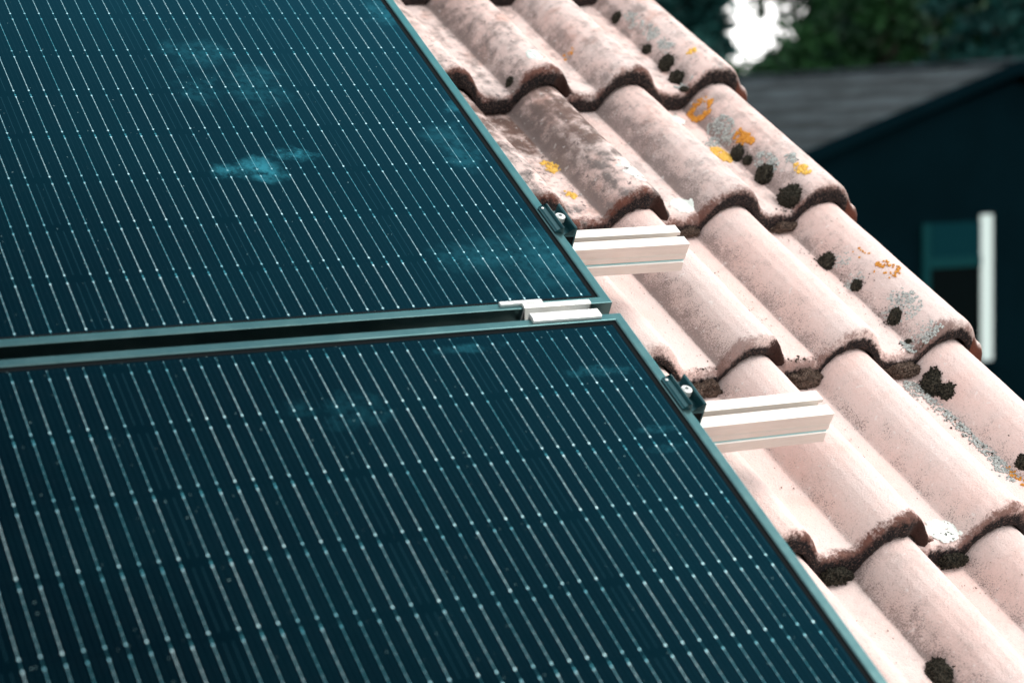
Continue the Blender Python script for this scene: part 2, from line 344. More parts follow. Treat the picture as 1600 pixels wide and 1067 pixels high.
# ------------------------------------------------------------------ our house with its tiled roof
ROLL = [(-60, 0), (-54, 0), (-50, 3), (-45, 11), (-40, 18.5), (-33, 27), (-24, 35), (-12, 40.5), (0, 42.5), (10, 41.8), (20, 37.5), (28, 31), (34, 23.5), (39, 15), (43, 9), (48, 4), (54, 1), (60, 0)]
def roll(d):
    if abs(d) >= 60: return 0.0
    for (a, p_), (b, q_) in zip(ROLL, ROLL[1:]):
        if d <= b:
            t = (d-a)/(b-a); return p_+(q_-p_)*t
    return 0.0
def hprof(x):                                   # roll height (mm) for local tile x (mm), rolls at 100 and 250
    return max((roll(x-kx-1)+2*roll(x-kx)+roll(x-kx+1))/4 for kx in (-48, 100, 250))
def tile_mesh(seed, kind):
    """one double-roll pan tile; local x 0..300 mm, y upslope from the nose, z up from pan height"""
    bm = bmesh.new(); lay = bm.verts.layers.float_color.new('tilemask')
    x1 = 299.5 if kind == 'edge' else 303
    xs = [-14+i*(x1+14)/190 for i in range(191)]
    # profile around the nose: (y mm, drop mm, front mask)
    nose = [(2, 'b', 1), (0.5, 29, 1), (0, 24, .95), (-.3, 19, .8), (0, 14, .6), (0.6, 10, .42), (1.4, 6.0, .3), (2.8, 3.0, .16), (5.0, 1.1, .06), (8.5, 0.2, 0)]
    ys = [15, 19, 24] + [30+8*i for i in range(12)] + [135+17*i for i in range(17)]
    rows = []
    o3 = Vector((seed*13.7, seed*5.1, 0))
    for x in xs:
        h = hprof(x) if x > 15 else hprof(max(x, -14))*0
        if x < 0: h = -7                        # interlock under the neighbour
        if kind == 'edge' and x > 268:          # verge roll comes down to the flange
            pass
        col = []
        fl = 0
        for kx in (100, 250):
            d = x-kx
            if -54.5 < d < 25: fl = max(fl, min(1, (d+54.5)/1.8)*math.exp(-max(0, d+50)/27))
        # chipped interlock at the right shoulder of the last roll
        cx = math.exp(-((x-283)/17.0)**2) if kind == 'field' else 0
        cn = noise.noise(Vector((x*.07, seed*3.3, 1.7)))
        chipd = cx*(13+12*cn)
        def pt(y, z, f, extra=0.0):
            p3 = Vector((x*.012, y*.012, 0))+o3
            dz = 1.1*noise.noise(p3*1.0) + .45*noise.noise(p3*4) + .18*noise.noise(p3*12)
            dy = 0
            if y < 30:
                w = 1-y/30.0
                dy = (1.6*noise.noise(Vector((x*.03, 3.3, seed))) + 1.0*noise.noise(Vector((x*.12, z*.08, seed+4.0))) + .6*noise.noise(Vector((x*.4, z*.3, seed+9.0))))*w
                dy += chipd*w*(0.35+0.65*f)
            vtx = bm.verts.new((x/1000, (y+dy)/1000, (z+dz)/1000))
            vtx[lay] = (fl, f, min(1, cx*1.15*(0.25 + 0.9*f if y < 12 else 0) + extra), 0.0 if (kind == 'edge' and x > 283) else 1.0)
            return vtx
        low = 29.0 + 2.5*noise.noise(Vector((x*.08, 7.7, seed))) + 2.0*noise.noise(Vector((x*.3, 2.7, seed)))
        panness = 1-min(1, hprof(x)/14) if x > 10 else 0
        low += panness*2.5*(0.5+noise.noise(Vector((x*.05, 1.1, seed))))
        # bottom back
        col.append(pt(70, h-16, 1)); col.append(pt(12, h-24, 1))
        for (y, d, f) in nose:
            if d == 'b': col.append(pt(3, h-low, 1))
            else: col.append(pt(y, h-min(d, low-1.5) , f))
        for y in ys: col.append(pt(y, h, 0))
        rows.append(col)
    for a, b in zip(rows, rows[1:]):
        for i in range(len(a)-1): bm.faces.new((a[i], b[i], b[i+1], a[i+1]))
    # closing skirts: right edge (and verge flange)
    last = rows[-1]; dx = 2.0 if kind == 'edge' else 0.5
    if kind == 'edge':
        # a flange that hangs over the roof edge
        top = last; out = []
        for k_, (ddx, dz, fm) in enumerate(((5, -3, None), (9, -10, None), (11, -20, None), (12, -45, None), (12, -95, None), (2, -95, None), (0, -20, None))):
            cur = []
            for vtx in top:
                q = bm.verts.new((vtx.co.x+ddx/1000, vtx.co.y, vtx.co.z*(1 if k_ < 2 else 1)+dz/1000)); q[lay] = (0, vtx[lay][1], 0, 0); cur.append(q)
            out.append(cur)
        prev = top[2:]
        for cur in out:
            cur = cur[2:]
            for i in range(len(prev)-1): bm.faces.new((prev[i], cur[i], cur[i+1], prev[i+1]))
            prev = cur
        # front closure of the flange
        fr = [top[3]] + [c[3] for c in out]
        try: bm.faces.new(fr[::-1])
        except Exception: pass
    bmesh.ops.recalc_face_normals(bm, faces=bm.faces[:])
    me = bpy.data.meshes.new('roof_tile'); bm.to_mesh(me); bm.free(); me.materials.append(M_TILE)
    for p_ in me.polygons: p_.use_smooth = True
    # all normals should face up on top
    return me
def build_house():
    base = Vector((-2.0, 1.0, 0))
    H = world_empty('house', base, 'house under the solar panels, its pitched roof covered in pale pink weathered tiles', 'house')
    def P(name, bm, m, parent=H):
        o = link(name, bm, m, parent); return o
    def W2(p_): return Vector(p_)-base
    # roof deck, both slopes (closed solid)
    ridge = RW(0, -3400, -235); eave = RW(0, 1260, -235)
    yr, zr, ye, ze = ridge.y, ridge.z, eave.y, eave.z
    yb = 2*yr-ye
    xl, xr = -6.0, .575
    bm = bmesh.new()
    prism(bm, [(ye-base.y, ze), (yr-base.y, zr), (yb-base.y, ze), (yb-base.y, ze-.16), (yr-base.y, zr-.16), (ye-base.y, ze-.16)], xl-base.x, xr-base.x)
    P('roof', bm, M_DECK)
    bm = bmesh.new()
    wf, wb = ye+.35, yb-.35
    zt = ze+(.35)*math.tan(TH)-.17
    prism(bm, [(wf-base.y, 0), (wb-base.y, 0), (wb-base.y, zt), (yr-base.y, zr-.17), (wf-base.y, zt)], xl-base.x+.2, xr-base.x-.18)
    P('wall', bm, M_RENDER)
    bm = bmesh.new()
    prism(bm, [(ye-base.y, ze-.02), (yr-base.y, zr-.02), (yr-base.y, zr-.24), (ye-base.y, ze-.24)], xr-base.x+.001, xr-base.x+.026)
    P('bargeboard', bm, M_WOOD)
    bm = bmesh.new()   # half-round gutter at the eave
    prof = []
    for i in range(13):
        a = math.pi*i/12; prof.append((ye-.075-base.y+.062*math.cos(a), ze-.05-.062*math.sin(a)))
    for i in range(12, -1, -1):
        a = math.pi*i/12; prof.append((ye-.075-base.y+.058*math.cos(a), ze-.05-.058*math.sin(a)))
    prism(bm, prof, xl-base.x, xr-base.x+.03); P('gutter', bm, M_WOOD)
    # tiles
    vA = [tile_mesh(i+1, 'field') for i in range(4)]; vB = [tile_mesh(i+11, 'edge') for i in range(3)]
    NV = {-3: -1364, -2: -1035, -1: -706, 0: -378, 1: -54, 2: 278, 3: 609, 4: 938, 5: 1268}
    PITCH = math.atan(32/329.0)
    rng = random.Random(3)
    # per tile weathering: (grime, flank algae and shade, warm patches)
    LOOK = {('A', -1): (1.12, .85, .9), ('A', 0): (1.8, 1.0, 1.0), ('A', 1): (.12, .95, .1), ('A', 2): (.05, .55, .25), ('A', 3): (.22, .8, .1),
            ('B', -1): (.85, .75, 1.0), ('B', 0): (.62, .95, .95), ('B', 1): (.16, .75, .2), ('B', 2): (.10, .55, .1), ('B', 3): (.15, .6, .2),
            ('A', -2): (.95, .7, .8), ('B', -2): (.9, .7, .9)}
    ND = {('A', -2): .9, ('B', -2): .9, ('A', -1): 1.0, ('B', -1): .92, ('A', 0): 1.0, ('B', 0): .9, ('A', 1): .55, ('B', 1): .68, ('A', 2): .98, ('B', 2): .85, ('A', 3): .9}
    TL = {('A', 0): 'grey mottled roof tile beside the upper panel, darkest of the roof', ('B', 0): 'edge roof tile with orange and grey lichen in its channel',
          ('B', 1): 'edge roof tile dotted with black moss above the white window jamb', ('A', 2): 'pale pink roof tile under the lower mounting rail'}
    for r, v in NV.items():
        for cn, u0 in (('D', -572), ('C', -276), ('A', 20), ('B', 316)):
            if cn in 'DC' and r > 3: pass
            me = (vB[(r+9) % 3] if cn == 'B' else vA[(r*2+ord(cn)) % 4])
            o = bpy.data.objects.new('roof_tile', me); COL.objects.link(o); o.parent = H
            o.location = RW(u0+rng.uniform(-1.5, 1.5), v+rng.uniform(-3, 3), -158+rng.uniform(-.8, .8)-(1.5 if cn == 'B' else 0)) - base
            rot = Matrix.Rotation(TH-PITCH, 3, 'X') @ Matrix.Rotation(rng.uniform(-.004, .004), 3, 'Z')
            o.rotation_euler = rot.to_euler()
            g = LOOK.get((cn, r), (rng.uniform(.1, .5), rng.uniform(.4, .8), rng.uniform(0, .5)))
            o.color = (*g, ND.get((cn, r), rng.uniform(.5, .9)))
            if (cn, r) in TL: o['label'] = TL[(cn, r)]
    return H
build_house()
NVL = [-1035, -706, -378, -54, 278, 609, 938]
def nsurf(u, v):
    nv = min([q for q in NVL if q >= v] or [938])
    h = max(roll(u-kx) for kx in (120, 270, 416, 566))
    return -158+h-32*(nv-v)/329
def snormal(u, v):
    e = 3.0
    a = (nsurf(u+e, v)-nsurf(u-e, v))/(2*e)
    return Vector((-a, 0.097, 1)).normalized()   # local (u, upslope, n)

# ------------------------------------------------------------------ solar panels
PW, PL = 1.134, 1.722
def build_panel(v_bottom, label, mcell):
    E = roof_empty('solar_panel', 0, v_bottom, 0, label, 'solar panel', 'solar panels on the roof')
    bm = bmesh.new()
    L, gl, sm = 0.0112, -0.0022, 0.0168
    # frame: a closed ring, lip on top, 30 mm deep
    def ring(o, i, z0, z1, bm=bm):
        for (x0, x1, y0, y1) in ((-PW+o, -o, o, i), (-PW+o, -o, PL-i, PL-o), (-PW+o, -PW+i, i, PL-i), (-i, -o, i, PL-i)):
            box(bm, x0, x1, y0, y1, z0, z1)
    # mitred ring built from quads
    def mring(bm, prof):
        """prof: list of (inset, z) closed loop; swept round the rectangle with mitred corners"""
        loops = []
        for (d, z) in prof:
            loops.append([bm.verts.new(p_) for p_ in ((-PW+d, d, z), (-d, d, z), (-d, PL-d, z), (-PW+d, PL-d, z))])
        n = len(loops)
        for i in range(n):
            a, b = loops[i], loops[(i+1) % n]
            for j in range(4): bm.faces.new((a[j], a[(j+1) % 4], b[(j+1) % 4], b[j]))
        bmesh.ops.recalc_face_normals(bm, faces=bm.faces[:])
    mring(bm, [(0, -.030), (0, -.0007), (.0002, -.0003), (.0008, 0), (L-.0012, 0), (L-.0005, -.0002), (L, -.0009), (L, -.0045), (.0022, -.0045), (.0022, -.0282), (.026, -.0282), (.026, -.030)])
    link('frame', bm, M_FRAME, E)
    bm = bmesh.new(); mring(bm, [(L+.0001, -.0042), (L+.0001, -.0021), (sm, -.0021), (sm, -.0042)]); link('edge_seal', bm, M_SEAM_SHADE, E)
    bm = bmesh.new(); box(bm, -PW+sm, -sm, sm, PL-sm, -.0052, -.0024); link('laminate', bm, mcell, E)
    bm = bmesh.new(); box(bm, -PW+.0025, -.0025, .0025, PL-.0025, -.0075, -.0054); link('back_sheet', bm, M_BACK, E)
    return E
build_panel(0, 'upper black solar panel with a pale cyan smear on its glass', M_CELLU)
build_panel(20+1722, 'lower black solar panel, nearest the camera, below the joint with the bright metal clamp', M_CELLL)

# ------------------------------------------------------------------ mounting rails
def build_rail(vf, ur, label):
    """vf = v of the front face, ur = u of the cut end; top at n -30.3, 40 mm square section"""
    E = roof_empty('mounting_rail', ur, vf, -70.5, label, 'mounting rail', 'aluminium rails under the panels')
    # local: x along the rail (end at 0), y upslope from the front face, z up from the underside
    P = [(0, 0), (.0005, .0125), (.0022, .0140), (.0022, .0160), (.0, .0175), (0, .0235), (.0004, .0245), (.0004, .0265), (0, .0280), (-.0008, .0400), (.0155, .0400),
         (.0155, .0368), (.0110, .0362), (.0110, .0280), (.0290, .0280), (.0290, .0352), (.0242, .0358), (.0242, .0400), (.0400, .0400), (.0400, 0), (.0365, 0), (.0365, .0240), (.0035, .0240), (.0035, 0)]
    bm = bmesh.new(); prism(bm, P, -1.24, 0); link('rail_body', bm, M_RAIL, E)
    bm = bmesh.new(); prism(bm, [(.0036, .0), (.0364, 0), (.0364, .0018), (.0036, .0018)], -1.24, -.0006); link('rail_floor', bm, M_RAIL, E)
    bm = bmesh.new(); box(bm, -1.239, -.0004, .0012, .0030, .0142, .0158); link('groove_reflection', bm, mat_simple('painted_cyan_reflection', (0.42, 0.74, 0.76), .6), E)  # cyan strip painted in for the tinted reflection along the groove
    return E
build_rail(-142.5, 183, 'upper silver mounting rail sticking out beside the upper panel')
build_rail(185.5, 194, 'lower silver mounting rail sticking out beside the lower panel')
# roof hooks carrying the rails (under the panels)
def build_hook(u, v, label):
    E = roof_empty('roof_hook', u, v, -70.6, label, 'roof hook', 'roof hooks under the rails')
    bm = bmesh.new(); box(bm, -.015, .015, -.003, .043, -.0055, -.0004, .0005); box(bm, -.015, .015, .037, .043, -.09, -.0056, .0005); link('hook_arm', bm, M_RAIL, E)
    bm = bmesh.new(); box(bm, -.015, .015, .0432, .30, -.09, -.085, .0005); link('hook_plate', bm, M_RAIL, E)
for u in (-100, -900):
    for vf, w in ((-142.5, 'upper'), (185.5, 'lower')):
        build_hook(u, vf, 'steel roof hook carrying the %s mounting rail, hidden under the panel%s' % (w, '' if u == -100 else ' far to the left'))

# ------------------------------------------------------------------ end clamps
def screw(parent, x, y, z, r, m=M_BOLT):
    bm = bmesh.new()
    prof = [(0.0, -.006), (r*.98, -.006), (r, -.0008), (r*.93, .0006), (r*.55, .0013), (0.0, .0014)]
    seg = 40; prev = None
    ringv = []
    for (rr, zz) in prof:
        if rr == 0: ringv.append([bm.verts.new((x, y, z+zz))])
        else: ringv.append([bm.verts.new((x+rr*math.cos(2*math.pi*i/seg), y+rr*math.sin(2*math.pi*i/seg), z+zz)) for i in range(seg)])
    for a, b in zip(ringv, ringv[1:]):
        if len(a) == 1: 
            for i in range(seg): bm.faces.new((a[0], b[(i+1) % seg], b[i]))
        elif len(b) == 1:
            for i in range(seg): bm.faces.new((a[i], a[(i+1) % seg], b[0]))
        else:
            for i in range(seg): bm.faces.new((a[i], a[(i+1) % seg], b[(i+1) % seg], b[i]))
    o = link('screw_head', bm, m, parent)
    # star recess as thin dark inlay
    bm = bmesh.new(); vs = []
    for i in range(24):
        a = 2*math.pi*i/24; q = r*(.42 if i % 4 == 0 else (.20 if i % 4 == 2 else .29))
        vs.append((x+q*math.cos(a+.3), y+q*math.sin(a+.3)))
    A = [bm.verts.new((p_[0], p_[1], z+.00165)) for p_ in vs]; B = [bm.verts.new((p_[0], p_[1], z+.0010)) for p_ in vs]
    bm.faces.new(A)
    for i in range(24): bm.faces.new((B[i], B[(i+1) % 24], A[(i+1) % 24], A[i]))
    rc = link('screw_recess', bm, M_DARKHOLE, o)
    return o
def build_endclamp(vf, label):
    """local x = u, y up the slope from the near end, z from the glass plane"""
    E = roof_empty('end_clamp', 0, vf, 0, label, 'end clamp', 'black end clamps on the panel edge')
    Lc = .0505
    # profile (x, z): wing over the frame, riser, channel floor, outer wall
    wing = [(-.0086, .0004), (-.0090, .0012), (-.0080, .0026), (-.0066, .0034), (-.0012, .0038), (-.0004, .0030), (.0002, .0064), (.0012, .0068), (.0022, .0062), (.0026, -.0042), (.0152, -.0050),
            (.0158, -.0030), (.0166, .0040), (.0176, .0056), (.0186, .0056), (.0192, .0045), (.0196, -.0298), (.0178, -.0298), (.0178, -.0072), (.0026, -.0064), (.0026, -.0298), (.0006, -.0298), (.0006, .0003)]
    bm = bmesh.new()
    A = [bm.verts.new((p_, 0, q_)) for p_, q_ in wing]; B = [bm.verts.new((p_, Lc, q_)) for p_, q_ in wing]
    n = len(wing)
    for i in range(n): bm.faces.new((A[i], A[(i+1) % n], B[(i+1) % n], B[i]))
    fa = bm.faces.new(A[::-1]); fb = bm.faces.new(B)
    bmesh.ops.triangulate(bm, faces=[fa, fb]); bmesh.ops.recalc_face_normals(bm, faces=bm.faces[:])
    link('clamp_body', bm, M_BLK, E)
    bm = bmesh.new(); box(bm, .0027, .0177, .0006, Lc-.0006, -.0297, -.0075); link('hollow_shade', bm, M_SEAM_SHADE, E)  # black block put in for the dark shade inside the hollow channel
    screw(E, .0096, Lc*.55, .0034, .0064)
    bm = bmesh.new()    # small rivet near the far corner of the wing
    bmesh.ops.create_uvsphere(bm, u_segments=16, v_segments=8, radius=.0019, matrix=Matrix.Translation((-.0052, Lc-.0045, .0034)) @ Matrix.Diagonal((1, 1, .5, 1)))
    link('rivet', bm, M_BOLT, E, smooth=True)
    return E
build_endclamp(-137.0, 'black end clamp holding the right edge of the upper panel on its rail')
build_endclamp(189.5, 'black end clamp holding the right edge of the lower panel on its rail')
# ------------------------------------------------------------------ mid clamp in the joint
def build_midclamp():
    E = roof_empty('mid_clamp', -28, 28, 0, 'bright silver clamp bridging the joint between the two panels', 'mid clamp')
    # local x negative to the left; y up the slope: v = 28 - y*1000
    def yv(v): return (28-v)/1000
    def pr(name, prof, x0, x1):
        bm = bmesh.new(); prism(bm, [(yv(v), n/1000) for v, n in prof], x0, x1); return link(name, bm, M_CLAMP, E)
    pr('channel', [(-5, .3), (-5, 2.6), (-4, 3.2), (.8, 3.2), (2.6, 2.6), (2.6, -22), (15.4, -22), (15.4, .6), (13.6, .6), (13.6, -19.6), (4.6, -19.6), (4.6, -20.2), (.9, -20.2), (.9, .3)], -.0815, -.0005)
    pr('front_wing', [(13.2, 1.0), (14.0, 3.6), (16, 4.4), (25.5, 4.4), (27.4, 3.4), (28, 1.0), (27.8, .3), (14, .3)], -.0815, 0.001)
    pr('rear_plate', [(-11.5, .3), (-11.5, 2.4), (-10.8, 3.0), (-5.3, 3.0), (-5.3, .3)], -.1065, -.0560)
    bm = bmesh.new()
    for i in range(9): box(bm, -.0900+i*.0028, -.0888+i*.0028, yv(-5.4), yv(-6.6), .0031, .0038)
    link('serration', bm, M_CLAMP, E)
    screw(E, -.040, yv(8), -.0120, .0045)
    return E
build_midclamp()

# ------------------------------------------------------------------ moss and lichen growing on the tiles
def local_frame(u, v):
    nrm = snormal(u, v)
    R = Matrix.Rotation(TH, 3, 'X'); return RW(u, v, nsurf(u, v)), R @ nrm
def moss(u, v, r, label, m=M_MOSS, sq=(1, 1, .62), name='moss_clump', lift=.12, group='black moss cushions on the tiles', seed=0):
    loc, nr = local_frame(u, v)
    bm = bmesh.new(); bmesh.ops.create_icosphere(bm, subdivisions=5, radius=1)
    rr = r/1000
    for vt in bm.verts:
        c = vt.co.copy()
        d = 1+.30*noise.noise(c*1.3+Vector((seed*3.1, 0, 0)))+.22*noise.noise(c*3.5+Vector((seed, 9, 0)))+.17*noise.noise(c*9+Vector((seed, 0, 5)))+.10*noise.noise(c*20)
        vt.co = Vector((c.x*sq[0], c.y*sq[1], c.z*sq[2]))*rr*d
        vt.co.z += lift*rr
        if vt.co.z < -.35*rr: vt.co.z = -.35*rr
    surf = [(vt.co.copy(), vt.co.length) for vt in bm.verts if vt.co.z > -.2*rr]
    rg = random.Random(seed*91)
    for _ in range(int(60+14*r)):                # fuzzy tips
        c, L_ = rg.choice(surf); g = rg.uniform(.5, 1.15)/1000*(.6+r/22)
        st = bmesh.ops.create_icosphere(bm, subdivisions=1, radius=g)
        jit = Vector((rg.gauss(0, 1), rg.gauss(0, 1), rg.gauss(0, .6)))*.0006
        for vt in st['verts']: vt.co = Vector((vt.co.x, vt.co.y, vt.co.z*rg.uniform(.8, 1.6)))+c*rg.uniform(.95, 1.13)+jit
    o = link(name, bm, m, smooth=True)
    o.location = loc; o.rotation_euler = (Vector(nr).to_track_quat('Z', 'Y')).to_euler()
    tag(o, label, 'moss', group); return o
def patch(u, v, ru, rv, count, fs, label, m, group, name='lichen_patch', ring=0.0, seed=1, th=.35, cat='lichen', holes=True):
    """crusty lichen: many small lobes hugging the tile, one object"""
    rng = random.Random(seed*17+int(u)*3+int(v))
    bm = bmesh.new(); R = Matrix.Rotation(TH, 3, 'X'); base = RW(u, v, nsurf(u, v))
    k = 0; tries = 0
    while k < count and tries < count*12:
        tries += 1
        a = rng.uniform(0, 2*math.pi); q = math.sqrt(rng.random())
        if ring and q < ring: continue
        uu = u+ru*q*math.cos(a); vv = v+rv*q*math.sin(a)
        if holes and .8*noise.noise(Vector((uu*.09, vv*.09, seed*5.0)))+.5*noise.noise(Vector((uu*.23, vv*.23, seed*2.0)))+.35*(.8-q)+rng.uniform(-.22, .22) < .0: continue
        if not holes and q > .75+.35*noise.noise(Vector((uu*.15, vv*.15, seed*5.0))): continue
        if uu > 612 or (vv > -700) != (v > -700) and abs(v+706) < 40 or (vv > 276) != (v > 276): continue
        n0 = snormal(uu, vv); c0 = RW(uu, vv, nsurf(uu, vv)+.5)-base
        s = fs*rng.uniform(.5, 1.35); seg = 7
        t1 = (R @ Vector((1, 0, 0))); nn = R @ n0; t1 = (t1-nn*t1.dot(nn)).normalized(); t2 = nn.cross(t1)
        ph = rng.uniform(0, 6.28)
        top = bm.verts.new(c0+nn*(s*th/1000*rng.uniform(.5, 1.2)))
        mid = []; low = []
        for i in range(seg):
            b = ph+2*math.pi*i/seg; rr = s*rng.uniform(.7, 1.2)/1000
            d = t1*math.cos(b)+t2*math.sin(b)
            mid.append(bm.verts.new(c0+d*rr*.85+nn*(s*th*.55/1000))); low.append(bm.verts.new(c0+d*rr-nn*(.9/1000)))
        for i in range(seg):
            j = (i+1) % seg
            bm.faces.new((top, mid[i], mid[j])); bm.faces.new((mid[i], low[i], low[j], mid[j]))
        k += 1
    o = link(name, bm, m, smooth=True); o.location = base
    return tag(o, label, cat, group)
ML = [(517,-847,8,'small black moss dot high in the edge channel, second from the top'),(519,-787,12,'oval black moss cushion in the top edge tile, upper of the two big ones'),(515,-744,13,'round black moss cushion in the top edge tile, lower of the two big ones'),(520,-962,8,'black moss dot at the very top of the edge channel'),
      (510,-712,6,'small black moss spot just above the topmost edge nose'),(517,-545,11,'black moss cushion between two orange lichen patches'),(519,-520,7,'small black moss lump touching the orange lichen from below'),(519,-472,13,'black moss cushion below the grey lichen in the second edge tile'),
      (520,-402,17,'largest black moss lump, just above the second edge nose'),(516,-280,12,'flat black moss in the upper channel of the third edge tile'),(519,-210,8,'black moss with grey lichen halfway down the third edge tile'),(521,-123,9,'black moss beside the grey lichen low on the third edge tile'),
      (514,-77,4,'tiny black moss speck near the third edge nose'),(518,-14,15,'broad dark moss cushion just under the third edge nose'),(522,12,11,'dark moss cushion downhill of the broad one under the third nose'),(218,447,15,'black moss lump at the bottom of the picture beside the lower panel'),
      (523,171,10,'black moss in orange lichen at the right edge of the picture'),(224,-731,6,'small dark moss lump on the top tile beside the upper panel')]
for i, (u, v, r, lb) in enumerate(ML):
    big = r > 9
    moss(u, v, r, lb, seed=i+1, sq=(1.0, 1.25 if i % 2 else 1.0, .62 if i < 9 else .42), lift=.1)
CR = [(200,-52,24,'bristly brown moss crust hanging from the nose beside the lower end clamp'),(345,-52,25,'bristly dark moss crust under the joint between the two tiles of the third course'),
      (192,281,20,'black moss crust under the lowest nose beside the lower panel'),(350,283,19,'black moss crust under the lowest joint, beside white lichen'),
      (497,-50,24,'thick dark moss crust on the third edge nose'),(505,-378,18,'dark moss crust on the second edge nose below the largest lump'),(349,-378,15,'dark moss crust under the joint of the second course')]
for i, (u, v, r, lb) in enumerate(CR):
    loc, nr = RW(u, v+3, nsurf(u, v-5)-22), None
    bm = bmesh.new(); bmesh.ops.create_icosphere(bm, subdivisions=5, radius=1)
    for vt in bm.verts:
        c = vt.co.copy(); d = 1+.32*noise.noise(c*1.5+Vector((i*3.1, 0, 0)))+.22*noise.noise(c*5+Vector((i, 9, 0)))+.20*noise.noise(c*14)+.10*noise.noise(c*28)
        vt.co = Vector((c.x*(1+.25*noise.noise(c*1.1+Vector((0, i*2.0, 0)))), c.y*.40, c.z*(.42+.25*noise.noise(Vector((c.x*2.2, i*1.7, 0))))))*(r/1000)*d
    pts = [vt.co.copy() for vt in bm.verts]; rg = random.Random(i*7+1)
    for _ in range(420):
        g = rg.uniform(.5, 1.3)/1000; c = rg.choice(pts)
        st = bmesh.ops.create_icosphere(bm, subdivisions=1, radius=g)
        for vt in st['verts']: vt.co = vt.co+c*rg.uniform(.92, 1.14)
    o = link('moss_crust', bm, M_MOSS if i in (2, 3) else M_CRUST, smooth=True); o.location = loc; o.rotation_euler = (TH, 0, 0)
    tag(o, lb, 'moss', 'moss crusts under the tile noses')
OR = [(524,-676,15,20,150,2.2,.55,M_ORANGE,'orange lichen ring just below the topmost edge nose'),(497,-556,13,24,170,2.3,0,M_YELLOW,'yellow orange lichen patch left of the black moss in the second edge tile'),
      (531,-562,8,24,110,2.4,0,M_ORANGE,'deep orange lichen strip right of the black moss in the second edge tile'),(547,-774,8,10,35,2.2,0,M_YELLOW,'small orange lichen fleck on the topmost edge roll'),
      (549,-435,9,16,60,2.3,0,M_YELLOW,'yellow lichen fleck on the second edge roll'),(208,-536,12,19,60,2.6,0,M_YELLOW,'orange lichen rosette on the grey tile beside the upper panel'),
      (200,-455,8,12,32,2.6,0,M_YELLOW,'small orange lichen fleck on the grey tile above the upper end clamp'),(551,-200,16,22,46,1.8,.35,M_ORANGE,'faint broken orange lichen ring on the third edge roll'),
      (513,184,11,26,70,1.9,0,M_ORANGE,'orange lichen at the right edge of the picture'),(366,-829,9,8,16,1.8,0,M_ORANGE,'faint orange lichen stain on the top tile'),
      (545,-254,10,16,14,1.3,0,M_ORANGE,'sparse orange flecks above the broken orange ring')]
for i, (u, v, a, b, n, fs, ring, m, lb) in enumerate(OR):
    patch(u, v, a, b, n, fs, lb, m, 'orange lichens', ring=ring, seed=i+3)
GR = [(528,-925,8,28,60,'topmost grey lichen in the edge channel'),(531,-872,9,22,80,'grey lichen beside the small black moss dot at the top'),(531,-822,8,24,70,'grey lichen beside the two big moss cushions of the top edge tile'),
      (512,-722,14,10,46,'grey lichen on the topmost edge nose'),(524,-612,13,30,190,'large crinkled grey lichen above the orange patches'),(507,-590,20,22,60,'scattered pale grey lichen left of the crinkled one'),
      (528,-490,10,26,130,'grey lichen between the orange strip and a black moss cushion'),(520,-218,10,16,40,'grey lichen around black moss halfway down the third edge tile'),(525,-262,9,12,24,'small grey lichen near the top of the third edge tile'),
      (533,-132,19,30,150,'wide grey lichen spreading up the third edge roll'),(522,-66,22,24,190,'grey lichen crust above the thick dark moss of the third nose'),(497,-10,15,26,90,'grey lichen in the channel under the third edge nose'),
      (513,98,18,62,330,'long field of grey lichen in the lowest visible edge channel'),(502,34,13,36,50,'sparse grey lichen above the long grey field'),(552,-468,12,14,30,'grey lichen on the second edge roll above the yellow fleck'),(505,165,18,28,120,'lowest grey lichen at the right edge of the picture')]
for i, (u, v, a, b, n, lb) in enumerate(GR):
    patch(u, v, a, b, int(n*2.2), 1.25, lb, M_GREY, 'grey lichens in the edge channel', seed=i+31)
WH = [(282,-455,17,36,480,'long white lichen blotch on the right shoulder of the grey tile'),(296,-500,5,22,120,'thin white lichen streak above the long white blotch'),(352,-412,17,23,460,'round mint white lichen blotch at the second course nose'),
      (487,-671,7,14,90,'white lichen streak near the topmost edge nose'),(290,-212,10,28,110,'pale lichen bloom beside the upper rail end'),(345,262,20,22,150,'pale mint lichen on the lowest joint beside black moss'),(266,-756,9,20,120,'white lichen streak low on the top tile')]
for i, (u, v, a, b, n, lb) in enumerate(WH):
    patch(u, v, a, b, n, 4.2, lb, M_WHITE, 'white lichens', seed=i+71, th=.02, holes=(i in (0, 4, 5)))
# seeds, grit and crumbs lying in the channels
def debris():
    rng = random.Random(12); bm = bmesh.new(); R = Matrix.Rotation(TH, 3, 'X'); base = RW(340, -100, -158)
    cl = [(364,231,14,34,26),(347,-255,12,40,22),(339,-173,12,40,26),(367,-127,10,18,12),(211,128,14,60,22),(217,293,10,30,8),(335,-90,8,30,12),(205,-150,14,90,26),(345,60,14,80,26),(498,60,14,80,40),(500,-300,14,60,30),(497,-180,12,60,24),(356,330,22,30,46),(345,-600,14,80,18),(200,-620,14,60,18),(190,420,20,60,12),(560,-330,30,40,20)]
    for (u, v, a, b, n) in cl:
        for _ in range(n):
            uu = rng.gauss(u, a*.6); vv = rng.gauss(v, b*.6); uu = min(uu, 605)
            c0 = RW(uu, vv, nsurf(uu, vv)+.6)-base; s = rng.uniform(.4, 1.5)*rng.uniform(.5, 1.2)
            q = [bm.verts.new(c0+R @ Vector((rng.uniform(-s, s), rng.uniform(-s, s)*1.4, rng.uniform(-.3, .7)*s))*.001) for _ in range(5)]
            for tri in ((0, 1, 2), (0, 2, 3), (0, 3, 4), (1, 2, 4)): bm.faces.new([q[i] for i in tri])
    o = link('plant_debris', bm, M_DEBRIS); o.location = base
    tag(o, 'brown seeds and crumbs of grit lying in the tile channels', 'debris', kind='stuff')
debris()
